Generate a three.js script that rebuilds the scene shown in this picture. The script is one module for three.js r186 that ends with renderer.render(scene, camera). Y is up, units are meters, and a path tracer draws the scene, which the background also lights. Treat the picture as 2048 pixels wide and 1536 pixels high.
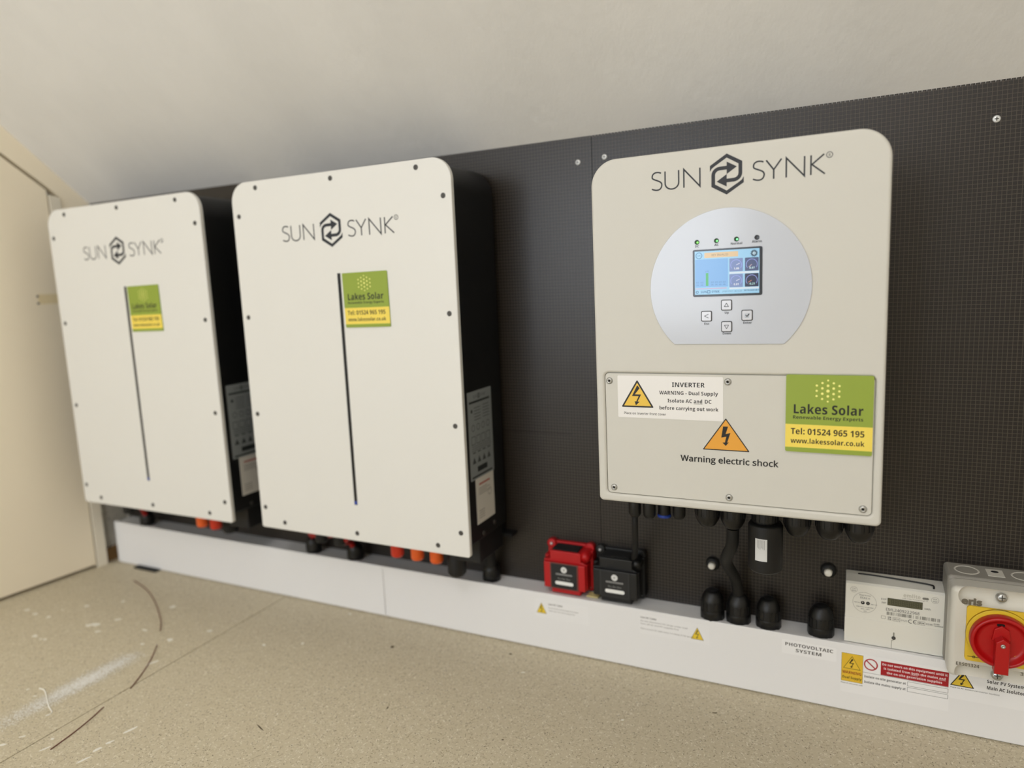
import * as THREE from 'three';
import { RectAreaLightUniformsLib } from 'three/addons/lights/RectAreaLightUniformsLib.js';
import { RoundedBoxGeometry } from 'three/addons/geometries/RoundedBoxGeometry.js';
import { mergeGeometries } from 'three/addons/utils/BufferGeometryUtils.js';
import { Brush, Evaluator, SUBTRACTION } from 'three-bvh-csg';

// ------------------------------------------------------------------ camera, light, exposure
// x runs along the panelled wall, y up, z out of that wall into the room. Wall face z = 0, floor y = 0.
const scene = new THREE.Scene();
scene.background = new THREE.Color(0x000000);
const camera = new THREE.PerspectiveCamera(57.709, 4 / 3, 0.05, 30);
camera.rotation.order = 'YXZ';
camera.position.set(1.0365, 0.6371, 1.0888);
camera.rotation.set(-0.1444, 0.4519, -0.0426);
camera.focus = 0.89;
camera.userData.fStop = 2.1;
RectAreaLightUniformsLib.init();
const WIN = { x: -0.14, y: 0.88, w: 1.4, h: 1.1, z: 3.2 };          // low window in the wall behind the camera
const windowLight = new THREE.RectAreaLight(new THREE.Color().setRGB(0.88, 0.97, 1.10), 2.8, WIN.w - 0.08, WIN.h - 0.08);
windowLight.position.set(WIN.x, WIN.y, WIN.z - 0.02);
windowLight.lookAt(WIN.x, WIN.y, 0);
scene.add(windowLight);
const LAMP = new THREE.Vector3(1.05, 1.95, 2.0);                    // paper globe lamp above and behind the camera
const lampLight = new THREE.PointLight(new THREE.Color().setRGB(1.0, 0.98, 0.99), 2.1, 0, 2);
lampLight.position.copy(LAMP); lampLight.castShadow = true; lampLight.shadow.radius = 10;
scene.add(lampLight);
const renderer = new THREE.WebGLRenderer();
renderer.toneMapping = THREE.LinearToneMapping;
renderer.toneMappingExposure = 1.04;
renderer.shadowMap.enabled = true;

// pixel of the photograph -> point on a plane (floor y = c, or upright plane z = c)
const FPX = 768 / Math.tan(THREE.MathUtils.degToRad(57.709 / 2));
camera.updateMatrixWorld(true);
function ray(u, v) { return new THREE.Vector3((u - 1024) / FPX, -(v - 768) / FPX, -1).applyEuler(camera.rotation); }
function onFloor(u, v, y = 0) { const d = ray(u, v); return camera.position.clone().addScaledVector(d, (y - camera.position.y) / d.y); }

// ------------------------------------------------------------------ helpers
let seed = 7;
const rnd = () => { seed = (seed * 1664525 + 1013904223) >>> 0; return seed / 4294967296; };
const rr = (a, b) => a + (b - a) * rnd();
const taken = {};
function numbered(n) { const k = taken[n] = (taken[n] ?? -1) + 1; return k ? n + '_' + String(k).padStart(3, '0') : n; }
function thing(name, label, category, x = 0, y = 0, z = 0, group) {
  const o = new THREE.Group(); o.name = numbered(name); o.position.set(x, y, z);
  o.userData = { label, category }; if (group) o.userData.group = group;
  scene.add(o); return o;
}
function part(name, geo, mat, parent, label) {
  const m = new THREE.Mesh(geo, mat); m.name = name; if (label) m.userData.label = label; parent.add(m); return m;
}
function solo(name, geo, mat, label, category, group) {
  const m = new THREE.Mesh(geo, mat); m.name = numbered(name); m.userData = { label, category }; if (group) m.userData.group = group;
  scene.add(m); return m;
}
function structure(name, geo, mat, label, category = 'structure') {
  const m = new THREE.Mesh(geo, mat); m.name = name; m.userData = { kind: 'structure', label, category }; scene.add(m); return m;
}
const std = (c, o = {}) => new THREE.MeshStandardMaterial({ color: c, roughness: 0.6, ...o });
const phy = (c, o = {}) => new THREE.MeshPhysicalMaterial({ color: c, roughness: 0.5, ...o });
function box(x0, x1, y0, y1, z0, z1, r = 0) {
  const g = r ? new RoundedBoxGeometry(x1 - x0, y1 - y0, z1 - z0, 3, r) : new THREE.BoxGeometry(x1 - x0, y1 - y0, z1 - z0);
  return g.translate((x0 + x1) / 2, (y0 + y1) / 2, (z0 + z1) / 2);
}
const merge = (list) => mergeGeometries(list.map((g) => { const n = g.index ? g.toNonIndexed() : g; for (const k of Object.keys(n.attributes)) if (!['position', 'normal', 'uv'].includes(k)) n.deleteAttribute(k); n.clearGroups(); return n; }));
function rrPath(P, x0, y0, x1, y1, tl, tr = tl, br = tl, bl = tl) {
  const s = new P(), k = 0.4477;
  s.moveTo(x0 + bl, y0); s.lineTo(x1 - br, y0); s.bezierCurveTo(x1 - br * k, y0, x1, y0 + br * k, x1, y0 + br);
  s.lineTo(x1, y1 - tr); s.bezierCurveTo(x1, y1 - tr * k, x1 - tr * k, y1, x1 - tr, y1);
  s.lineTo(x0 + tl, y1); s.bezierCurveTo(x0 + tl * k, y1, x0, y1 - tl * k, x0, y1 - tl);
  s.lineTo(x0, y0 + bl); s.bezierCurveTo(x0, y0 + bl * k, x0 + bl * k, y0, x0 + bl, y0);
  return s;
}
const rrShape = (...a) => rrPath(THREE.Shape, ...a);
const rrHole = (...a) => rrPath(THREE.Path, ...a);
function extr(shape, z0, z1, bevel = 0, seg = 14) {
  const g = new THREE.ExtrudeGeometry(shape, { depth: z1 - z0 - 2 * bevel, bevelEnabled: bevel > 0, bevelSize: bevel, bevelThickness: bevel, bevelOffset: -bevel, bevelSegments: 5, curveSegments: seg });
  return g.translate(0, 0, z0 + bevel);
}
function lathe(pts, seg = 28) { return new THREE.LatheGeometry(pts.map(([r, y]) => new THREE.Vector2(r, y)), seg); }
function tube(pts, r, seg = 40, rad = 12) { return new THREE.TubeGeometry(new THREE.CatmullRomCurve3(pts.map((p) => new THREE.Vector3(...p))), seg, r, rad); }
function uvPlane(g, a, b, s = 1) {
  const p = g.attributes.position, u = new Float32Array(p.count * 2);
  for (let i = 0; i < p.count; i++) { u[2 * i] = p.getComponent(i, a) * s; u[2 * i + 1] = p.getComponent(i, b) * s; }
  g.setAttribute('uv', new THREE.BufferAttribute(u, 2)); return g;
}

// ------------------------------------------------------------------ printed matter (drawn in millimetres, y down)
function canvasTex(w, h, ppmm, draw, repeat = false) {
  const c = document.createElement('canvas'); c.width = Math.round(w * ppmm); c.height = Math.round(h * ppmm);
  const x = c.getContext('2d'); x.scale(c.width / w, c.height / h); draw(x, w, h);
  const t = new THREE.CanvasTexture(c); t.colorSpace = THREE.SRGBColorSpace;
  if (repeat) t.wrapS = t.wrapT = THREE.RepeatWrapping;
  return t;
}
function text(x, s, px, py, size, o = {}) {        // o.w: width to fit, o.a: align, o.b: bold, o.c: colour
  x.save(); x.fillStyle = o.c || '#15120f'; x.textBaseline = 'alphabetic'; x.textAlign = 'left';
  x.font = (o.b ? 'bold ' : '') + '20px ' + (o.f || 'sans-serif');
  const m = x.measureText(s).width, k = size / 14.3, kx = o.w ? o.w / m : k, wid = m * kx;   // size = cap height
  x.translate(px - (o.a === 'c' ? wid / 2 : o.a === 'r' ? wid : 0), py); x.scale(kx, k); x.fillText(s, 0, 0); if (o.s) { x.strokeStyle = x.fillStyle; x.lineWidth = o.s; x.lineJoin = 'round'; x.strokeText(s, 0, 0); }
  if (o.u) { x.fillRect(0, 2.6, m, 1.5); }
  x.restore(); return wid;
}
function poly(x, pts, fill, stroke, lw) {
  x.beginPath(); pts.forEach(([a, b], i) => (i ? x.lineTo(a, b) : x.moveTo(a, b))); x.closePath();
  if (fill) { x.fillStyle = fill; x.fill(); }
  if (stroke) { x.strokeStyle = stroke; x.lineWidth = lw; x.lineJoin = 'round'; x.stroke(); }
}
function hazard(x, cx, top, w, h, fill, ink = '#14110d', lw = 0.05, bolt = 0) {
  poly(x, [[cx, top], [cx + w / 2, top + h], [cx - w / 2, top + h]], fill, ink, lw * w);
  const P = bolt === 0
    ? [[0.0, 0.16], [0.08, 0.27], [-0.085, 0.52], [0.125, 0.52], [0.005, 0.80], [0.075, 0.80], [-0.055, 0.95], [-0.095, 0.79], [-0.04, 0.80], [0.045, 0.585], [-0.18, 0.585]]
    : [[-0.06, 0.24], [0.05, 0.24], [-0.005, 0.48], [0.1, 0.44], [0.03, 0.75], [0.065, 0.74], [0.0, 0.86], [-0.075, 0.76], [-0.02, 0.75], [0.01, 0.56], [-0.1, 0.6]];
  poly(x, P.map(([a, b]) => [cx + a * w, top + b * h]), ink);
}
const print = (t, o = {}) => new THREE.MeshStandardMaterial({ map: t, transparent: true, roughness: 0.55, ...o });
function decal(name, t, w, h, cx, cy, z, parent, o, label) {       // flat print on a face turned to +z
  return part(name, new THREE.PlaneGeometry(w, h).translate(cx, cy, z), print(t, o), parent, label);
}
function sticker(name, t, w, h, cx, cy, z, parent, { th = 0.0006, r = 0.0015, edge = 0xdcd8cf, rot = 0, label, rough = 0.45 } = {}) {
  t.repeat.set(1 / w, 1 / h); t.offset.set(0.5, 0.5); t.wrapS = t.wrapT = THREE.ClampToEdgeWrapping;
  const m = part(name, extr(rrShape(-w / 2, -h / 2, w / 2, h / 2, r), 0, th), [std(0xffffff, { map: t, roughness: rough }), std(edge)], parent, label);
  m.position.set(cx, cy, z); m.rotation.z = rot; return m;
}

const INK = '#22252a';
function drawBrand(x, k = 1) {           // wordmark and hexagon, origin at the hexagon's centre, millimetres, y up
  x.save(); x.scale(k, -k); x.strokeStyle = INK; x.fillStyle = INK; x.lineCap = 'butt'; x.lineJoin = 'miter';
  for (const s of [1, -1]) {
    x.save(); x.scale(s, s);
    poly(x, [[-18.7, 10.9], [0, 22.7], [17, 12.8], [17, 8], [12.9, 8], [12.9, 10.4], [0, 18.2], [-13.5, 9.9], [-16.6, 7.6], [-18.7, 4.2]], INK);
    x.lineWidth = 4.1; x.beginPath(); x.moveTo(14.95, 9); x.lineTo(14.95, 0.5); x.bezierCurveTo(14.9, -4.2, 11.6, -7, 6.5, -7); x.lineTo(-0.4, -7.2); x.stroke();
    poly(x, [[0, 0], [0, -13.8], [-11.2, -7.4]], INK);
    x.restore();
  }
  x.lineWidth = 1.65;
  const H = 10.4, S = (l, r) => { const m = (l + r) / 2, w = (r - l) / 2; x.beginPath(); x.moveTo(r - 0.8, H - 1.6); x.bezierCurveTo(m + w * 0.4, H + 0.4, l + 0.2, H + 1, l + 0.6, 4.6); x.bezierCurveTo(l + 1, 1, r + 0.2, 1, r, -4.6); x.bezierCurveTo(r - 0.6, -H - 1.4, m - w * 0.2, -H - 0.6, l, -H + 1.8); x.stroke(); };
  const L = (...p) => { x.beginPath(); p.forEach(([a, b], i) => (i ? x.lineTo(a, b) : x.moveTo(a, b))); x.stroke(); };
  S(-86.5, -74.5);
  x.beginPath(); x.moveTo(-70.5, H); x.lineTo(-70.5, -3); x.bezierCurveTo(-70.5, -13, -54.5, -13, -54.5, -3); x.lineTo(-54.5, H); x.stroke();
  L([-48.5, -H], [-48.5, H], [-30, -H], [-30, H]);
  S(28.5, 40.5); L([42.5, H], [50.5, -0.5], [58.5, H]); L([50.5, -0.5], [50.5, -H]);
  L([63.5, -H], [63.5, H], [82, -H], [82, H]); L([88.5, -H], [88.5, H]); L([101.5, H], [89.5, 0.6], [102.5, -H]);
  x.lineWidth = 0.7; x.beginPath(); x.arc(106.8, 9, 3, 0, 7); x.stroke();
  x.restore();
  text(x, 'R', 106.8 * k, -7.3 * k, 3.2 * k, { a: 'c', c: INK });
}
const brandTex = canvasTex(204, 50, 7, (x) => { x.translate(89.5, 25); drawBrand(x); });
const LAKE_G = '#93a63a', LAKE_Y = '#f6dc5c';
const lakesTex = canvasTex(90, 90, 11, (x) => {
  x.fillStyle = LAKE_G; x.fillRect(0, 0, 90, 90); x.fillStyle = LAKE_Y; x.fillRect(0, 57.5, 90, 27.2);
  const D = [[0, 0, 1.75], [0, -6, 1.45], [0, 6, 1.45], [0, -12, 1.05], [0, 12, 1.05]];
  for (const s of [-1, 1]) D.push([5.8 * s, -3, 1.4], [5.8 * s, 3.2, 1.4], [5.8 * s, -9, 1.25], [5.8 * s, 9.2, 1.25], [11.6 * s, -6, 1.25], [11.6 * s, 0, 1.25], [11.6 * s, 6, 1.25]);
  x.fillStyle = '#f4f08a'; for (const [a, b, r] of D) { x.beginPath(); x.arc(44 + a, 18 + b, r, 0, 7); x.fill(); }
  text(x, 'Lakes Solar', 7.5, 44.5, 10.5, { b: 1, w: 73, c: '#0d0f08' });
  text(x, 'Renewable Energy Experts', 7.5, 51, 3.7, { b: 1, w: 73, c: '#1b210c' });
  text(x, 'Tel: 01524 965 195', 5.8, 69, 7, { b: 1, w: 76.5, c: '#1d0f06' });
  text(x, 'www.lakessolar.co.uk', 5.8, 79.5, 5.6, { b: 1, w: 76.5, c: '#1d0f06' });
});

// ------------------------------------------------------------------ surface textures
function noiseTex(n, cells, lo, hi, oct = 3) {                     // tiling value noise, grey
  const d = new Uint8Array(n * n * 4), layers = [];
  for (let o = 0; o < oct; o++) { const c = cells * 2 ** o; layers.push([c, Array.from({ length: c * c }, rnd)]); }
  for (let j = 0; j < n; j++) for (let i = 0; i < n; i++) {
    let v = 0, a = 1, t = 0;
    for (const [c, L] of layers) {
      const fx = (i / n) * c, fy = (j / n) * c, x0 = Math.floor(fx), y0 = Math.floor(fy), sx = fx - x0, sy = fy - y0, ux = sx * sx * (3 - 2 * sx), uy = sy * sy * (3 - 2 * sy), X = (x0 + 1) % c, Y = (y0 + 1) % c;
      v += a * ((L[y0 * c + x0] * (1 - ux) + L[y0 * c + X] * ux) * (1 - uy) + (L[Y * c + x0] * (1 - ux) + L[Y * c + X] * ux) * uy); t += a; a *= 0.55;
    }
    const g = lo + (hi - lo) * v / t, k = (j * n + i) * 4; d[k] = d[k + 1] = d[k + 2] = g; d[k + 3] = 255;
  }
  const T = new THREE.DataTexture(d, n, n); T.wrapS = T.wrapT = THREE.RepeatWrapping; T.magFilter = THREE.LinearFilter; T.needsUpdate = true; return T;
}
const grainBump = noiseTex(512, 64, 0, 255, 3);
const paintBump = noiseTex(512, 24, 0, 255, 4);
const mottle = noiseTex(512, 6, 240, 255, 4); mottle.colorSpace = THREE.SRGBColorSpace;
const blotch = noiseTex(512, 10, 190, 255, 4); blotch.colorSpace = THREE.SRGBColorSpace;
function chipTex(size, seedTint) {                                // chipboard: pressed flakes and dark specks, tiling
  return canvasTex(size, size, 2048 / size, (x) => {
    x.fillStyle = '#d0c4a8'; x.fillRect(0, 0, size, size);
    const wrap = (f, X, Y) => { for (const a of [0, X < 8 ? size : X > size - 8 ? -size : 0]) for (const b of [0, Y < 8 ? size : Y > size - 8 ? -size : 0]) { f(X + a, Y + b); if (!a && !b) continue; } };
    const T = ['#dfd5bc', '#c2b597', '#b3a68a', '#e6ddc7', '#cabd9f', '#d6cab0', '#b8ab8f', '#a3967a', '#ede5d2'];
    for (let i = 0; i < 60000; i++) {
      const X = rnd() * size, Y = rnd() * size, a = rnd() * 3.15, l = rr(0.9, 4.2), w = rr(0.4, 1.2);
      x.globalAlpha = rr(0.35, 0.9); x.fillStyle = T[Math.floor(rnd() * T.length)];
      wrap((p, q) => { x.save(); x.translate(p, q); x.rotate(a); x.fillRect(-l / 2, -w / 2, l, w); x.restore(); }, X, Y);
    }
    for (let i = 0; i < 3600; i++) {
      const X = rnd() * size, Y = rnd() * size, a = rnd() * 3.15, l = rr(0.6, 2.4), w = rr(0.3, 0.8);
      x.globalAlpha = rr(0.4, 0.9); x.fillStyle = rnd() < 0.75 ? '#4c4130' : '#e2dac6';
      wrap((p, q) => { x.save(); x.translate(p, q); x.rotate(a); x.fillRect(-l / 2, -w / 2, l, w); x.restore(); }, X, Y);
    }
    x.globalAlpha = 1;
  }, true);
}
const chip = chipTex(800);
const PITCH = 0.0053;
const meshN = 32, meshCell = canvasTex(meshN, meshN, 4, (x) => {   // one cell of the wire-embossed film: paler thin ribs round a dark square
  x.fillStyle = '#463e36'; x.fillRect(0, 0, meshN, meshN); x.fillStyle = '#19140f'; x.beginPath(); x.roundRect(2.2, 2.2, meshN - 4.4, meshN - 4.4, 4); x.fill();
}, true);
const meshBump = canvasTex(meshN, meshN, 4, (x) => { x.fillStyle = '#fff'; x.fillRect(0, 0, meshN, meshN); x.fillStyle = '#000'; x.beginPath(); x.roundRect(3, 3, meshN - 6, meshN - 6, 6); x.fill(); }, true);
meshBump.colorSpace = THREE.NoColorSpace;

// ------------------------------------------------------------------ shared materials
const M = {
  ceiling: std(0xf0ede7, { roughness: 0.85, bumpMap: paintBump, bumpScale: 0.0006, map: mottle }),
  wall: std(0xe9e4d9, { roughness: 0.8 }),
  cream: std(0xfdf1d8, { roughness: 0.45, bumpMap: paintBump, bumpScale: 0.0002 }),
  creamTrim: std(0xeee6d3, { roughness: 0.45 }),
  plaster: std(0xf2efe6, { roughness: 0.9, bumpMap: paintBump, bumpScale: 0.006, map: blotch }),
  rawWood: std(0x8a6a43, { roughness: 0.8 }),
  sheet: std(0xffffff, { map: chip, roughness: 0.62, bumpMap: grainBump, bumpScale: 0.0002 }),
  film: phy(0xffffff, { map: meshCell, bumpMap: meshBump, bumpScale: 0.0004, roughness: 0.36 }),
  white: phy(0xe8e6df, { roughness: 0.42, bumpMap: grainBump, bumpScale: 0.00002 }),
  inverter: phy(0xd2cfc5, { roughness: 0.5 }),
  black: std(0x060607, { roughness: 0.55 }),
  blackGloss: std(0x0b0b0c, { roughness: 0.3 }),
  gland: std(0x060606, { roughness: 0.45 }),
  rubber: std(0x070707, { roughness: 0.65 }),
  pvc: std(0xf1f0ef, { roughness: 0.32 }),
  steel: std(0xb9b9b6, { roughness: 0.35, metalness: 0.9 }),
  darkSteel: std(0x55534f, { roughness: 0.4, metalness: 0.7 }),
  zinc: std(0xdedfdd, { roughness: 0.4, metalness: 0.35 }),
  hole: std(0x080808, { roughness: 0.9 }),
  red: std(0xb3070a, { roughness: 0.36 }),
  redBox: std(0xb6060c, { roughness: 0.45 }),
  orange: std(0xf0641c, { roughness: 0.4 }),
  redPlug: std(0xd3300f, { roughness: 0.4 }),
  yellow: std(0xe8c52e, { roughness: 0.4 }),
  meter: std(0xe9e6db, { roughness: 0.4 }),
  iso: std(0xd9d5c9, { roughness: 0.38 }),
  isoBase: std(0x98948a, { roughness: 0.5 }),
  blue: std(0x1d3f9e, { roughness: 0.4 }),
  paint: std(0xf2eee2, { roughness: 0.6 }),
};
M.film.map.repeat.set(1 / PITCH, 1 / PITCH); M.film.bumpMap.repeat.set(1 / PITCH, 1 / PITCH);
M.sheet.map.repeat.set(1 / 0.8, 1 / 0.8);
grainBump.repeat.set(6, 6); paintBump.repeat.set(4, 4); mottle.repeat.set(1.1, 1.1);

// ------------------------------------------------------------------ room shell
const CEIL0 = 0.861, SLOPE = 0.93, FLAT_Y = 2.4, FLAT_Z = (FLAT_Y - CEIL0) / SLOPE;
{
  const floor = structure('floor', box(-1.3, 2.75, -0.1, -0.0185, -0.12, 3.4), std(0x2d2921, { roughness: 0.95 }), 'chipboard floor with white paint spots', 'floor');
  const J = -0.022;
  for (const [a, b] of [[-1.3, J - 0.001], [J + 0.001, 2.75]]) part('chipboard_sheet', uvPlane(box(a, b, -0.018, 0, -0.12, 3.4), 0, 2), M.sheet, floor);
  // paint spots: thin flat blobs
  const spots = [], dark = [];
  const blob = (u, v, w, h, ang, list) => {
    const c = onFloor(u, v), s = new THREE.Shape(), n = 11;
    for (let i = 0; i < n; i++) { const t = (i / n) * 6.283, k = rr(0.7, 1.2); const a = Math.cos(t) * w * k, b = Math.sin(t) * h * k; const X = a * Math.cos(ang) - b * Math.sin(ang), Y = a * Math.sin(ang) + b * Math.cos(ang); i ? s.lineTo(X, Y) : s.moveTo(X, Y); }
    list.push(new THREE.ExtrudeGeometry(s, { depth: 0.0004, bevelEnabled: false }).rotateX(-Math.PI / 2).translate(c.x, 0, c.z));
  };
  for (const [u, v, w, h, a] of [[54, 1220, 6, 4, 0.5], [70, 1228, 6, 4, 0.3], [97, 1234, 5, 4, 0], [125, 1220, 3, 2, 0], [174, 1212, 5, 4, 0], [246, 1203, 4, 4, 0], [345, 1214, 6, 5.5, 0], [190, 1249, 13, 6, 0.3], [176, 1251, 6, 4, 0], [195, 1263, 6, 3, 0.5], [236, 1239, 6, 3.5, 0.8], [70, 1272, 6, 4, 0], [81, 1278, 3, 2.5, 0], [90, 1279, 3.5, 3, 0], [285, 1288, 4, 3, 0], [340, 1280, 7, 5, -0.4], [419, 1262, 6, 4, 0.4], [289, 1260, 8, 2.5, 0], [528, 1290, 4, 3, 0], [605, 1287, 4, 3, 0], [304, 1326, 11, 2.6, 1.25], [56, 1379, 2.5, 2, 0], [70, 1392, 3, 1.5, 0.6],
    [261, 1460, 10, 2.6, 1.3], [219, 1485, 6, 2.4, 1.3], [195, 1499, 7, 2.6, 1.3], [167, 1520, 9, 2, 1.3], [5, 1490, 5, 3, 0.8], [46, 1473, 5, 1.5, 0.8], [92, 1497, 8, 1.5, 1.2], [105, 1478, 3, 2.5, 0], [1046, 1345, 4, 1.6, 0.5], [1245, 1440, 3, 1.6, 0.4], [373, 1410, 1.2, 1, 0], [555, 1428, 1.4, 1, 0], [130, 1370, 1.6, 1.2, 0], [700, 1228, 4, 2, 0]]) blob(u, v, w / 1000, h / 1000, a, spots);
  const d = [[79, 1377], [88, 1380], [94, 1398], [98, 1413], [103, 1427], [91, 1432]].map(([u, v]) => { const p = onFloor(u, v); return [p.x, 0.0002, p.z]; });
  spots.push(tube(d, 0.0011, 24, 6));
  const sm = part('paint_spots', merge(spots), M.paint, floor, 'white paint spots and drips'); sm.userData.kind = 'stuff';
  for (const [u, v, w, h, a] of [[785, 1294, 4, 3, 0], [1021, 1308, 3, 2, 0], [1430, 1426, 4, 1, 0.3], [1005, 1480, 2, 1, 0.4], [520, 1455, 1, 11, 1.2], [775, 1416, 1.2, 3, 0.3]]) blob(u, v, w / 1000, h / 1000, a, dark);
  const dk = part('knots', merge(dark), std(0x5a4c38, { roughness: 0.8 }), floor, 'dark knots in the chipboard'); dk.userData.kind = 'stuff';
  // plaster dust wiped along the floor: thousands of flecks
  const fleck = new THREE.CircleGeometry(1, 6).rotateX(-Math.PI / 2), N = 8500, dust = new THREE.InstancedMesh(fleck, std(0xfbf8f0, { roughness: 0.9 }), N);
  const q = new THREE.Quaternion(), up = new THREE.Vector3(0, 1, 0), mt = new THREE.Matrix4();
  for (let i = 0; i < N; i++) {
    const t = Math.pow((rnd() + rnd()) / 2, 1.35), zz = 0.325 + t * 0.27 + rr(-0.008, 0.008), g = (rnd() + rnd() + rnd() + rnd() - 2) * 0.5, wid = 0.0175, s = rr(0.0003, 0.0007);
    mt.compose(new THREE.Vector3(-0.1105 - 0.03 * (zz - 0.33) + g * wid * 2.2, 0.00035 + rnd() * 0.0001, zz), q.setFromAxisAngle(up, rnd() * 6), new THREE.Vector3(s * rr(0.8, 1.8), 1, s)); dust.setMatrixAt(i, mt);
  }
  dust.name = 'plaster_dust'; dust.userData = { kind: 'stuff', label: 'smear of white plaster dust' }; floor.add(dust);
}
{ // sloping ceiling, then flat, one slab
  const s = new THREE.Shape([[-0.12, CEIL0 - 0.12 * SLOPE], [FLAT_Z, FLAT_Y], [3.4, FLAT_Y], [3.4, FLAT_Y + 0.1], [FLAT_Z - 0.04, FLAT_Y + 0.1], [-0.12, CEIL0 - 0.12 * SLOPE + 0.14]].map(([z, y]) => new THREE.Vector2(-z, y)));
  const g = new THREE.ExtrudeGeometry(s, { depth: 4.05, bevelEnabled: false }).rotateY(Math.PI / 2).translate(-1.3, 0, 0);
  structure('ceiling', uvPlane(g, 0, 1), M.ceiling, 'white painted sloping ceiling', 'ceiling');
}
{ // wall behind the equipment with two embossed dark boards
  const w = structure('wall_back', box(-0.75, 2.75, 0, 0.9, -0.12, -0.0125), M.wall, 'low wall lined with dark film-faced boards', 'wall');
  const board = (x0, x1, teeth) => {
    const s = new THREE.Shape(), top = CEIL0 + 0.0005; s.moveTo(x0, 0); s.lineTo(x1, 0); s.lineTo(x1, top);
    if (teeth) for (let k = Math.floor((x1 - x0) / PITCH) - 1; k >= 1; k--) { const c = x0 + k * PITCH; s.lineTo(c + 0.0006, top); s.lineTo(c + 0.0004, top - 0.0028); s.lineTo(c - 0.0004, top - 0.0028); s.lineTo(c - 0.0006, top); }
    s.lineTo(x0, top); s.closePath();
    return part('panel', extr(s, -0.012, 0), M.film, w);
  };
  const B1 = board(-0.569, 0.6648, false), B2 = board(0.6656, 1.85, true);
  board(1.8508, 2.7, true);
  part('scratch', box(0.488, 0.617, 0.3768, 0.3776, -0.0001, 0.0002), M.hole, B1);
  const head = (r, h) => lathe([[0, h], [r * 0.55, h * 0.95], [r * 0.9, h * 0.6], [r, 0], [0, 0]], 20).rotateX(Math.PI / 2);
  const screw = (x, y, r, h, mat, parent, label) => { const s = part('screw', head(r, h).translate(x, y, 0), mat, parent, label); part('recess', merge([box(x - r * 0.5, x + r * 0.5, y - r * 0.12, y + r * 0.12, h * 0.7, h + 0.0002), box(x - r * 0.12, x + r * 0.12, y - r * 0.5, y + r * 0.5, h * 0.7, h + 0.0002)]), M.darkSteel, s); };
  screw(0.6418, 0.8223, 0.0045, 0.002, M.zinc, B1); screw(0.6861, 0.8258, 0.0045, 0.002, M.zinc, B2); screw(1.1984, 0.8143, 0.0047, 0.002, M.zinc, B2);
  for (const [x, y] of [[0.8516, 0.180], [1.0196, 0.1937]]) {      // capped fixings through black washers
    const f = part('fixing', lathe([[0, 0.009], [0.008, 0.0085], [0.0105, 0.005], [0.011, 0], [0, 0]], 24).rotateX(Math.PI / 2).translate(x, y, 0), M.rubber, B2, 'black washer with a white cap');
    part('cap', lathe([[0, 0.0165], [0.0035, 0.016], [0.0054, 0.0145], [0.0058, 0.0088], [0, 0.0085]], 20).rotateX(Math.PI / 2).translate(x, y, 0), M.paint, f);
  }
}
{ // left wall, slightly out of square; local frame: z' along the wall, x' out of it
  const ang = -Math.atan(0.1033), wl = structure('wall_left', box(-0.13, -0.022, 0, 2.45, -0.02, 3.35), M.plaster, 'white plastered side wall beside the batteries', 'wall');
  wl.position.set(-0.5726, 0, 0); wl.rotation.y = ang;
  uvPlane(wl.geometry, 2, 1);
  const toLocal = (o) => { o.position.copy(wl.position); o.rotation.y = ang; };
  const k = Math.sqrt(1 + 0.1033 ** 2);                            // wall length per metre of z
  const quad = (pts, x0, x1) => { const s = new THREE.Shape(pts.map(([z, y]) => new THREE.Vector2(-z * k, y))); return uvPlane(new THREE.ExtrudeGeometry(s, { depth: x1 - x0, bevelEnabled: false }).rotateY(Math.PI / 2).translate(x0, 0, 0), 2, 1); };
  const dTop = (z) => 0.8156 + 0.774 * z, ceilY = (z) => CEIL0 + SLOPE * z;
  const door = structure('door_1', quad([[0.0895, 0.008], [0.9, 0.008], [0.9, dTop(0.9)], [0.0895, dTop(0.0895)]], -0.021, 0), M.cream, 'cream painted eaves door with sloping top', 'door'); toLocal(door);
  part('filler_patch', box(-0.0002, 0.0004, 0.634, 0.655, 0.095, 0.136, 0.0002), std(0xf0dfb4), door);
  for (const y of [0.651, 0.6355]) part('screw', lathe([[0, 0.0015], [0.0022, 0.001], [0.0026, 0], [0, 0]], 16).rotateZ(-Math.PI / 2).translate(0, y, 0.137), M.darkSteel, door);
  toLocal(structure('trim_1', merge([quad([[0.064, 0], [0.086, 0], [0.086, 0.874], [0.064, 0.87]], -0.0215, 0.004)]), M.creamTrim, 'cream door frame post', 'trim'));
  toLocal(structure('trim_2', quad([[0.0635, 0.872], [0.087, dTop(0.087) + 0.009], [1.2, dTop(1.2) + 0.009], [1.2, ceilY(1.2)], [0.0, ceilY(0)], [0.0, 0.8], [0.0635, 0.8]], -0.0215, 0.001), M.cream, 'cream sloping board over the door', 'trim'));
  toLocal(structure('baseboard_left', quad([[0.002, 0], [0.0635, 0], [0.0635, 0.03], [0.002, 0.034]], -0.0218, -0.012), M.rawWood, 'short end of raw timber skirting', 'baseboard'));
}
structure('wall_right', box(2.6, 2.75, 0, 2.5, -0.1, 3.4), M.wall, 'white side wall', 'wall');
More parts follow.
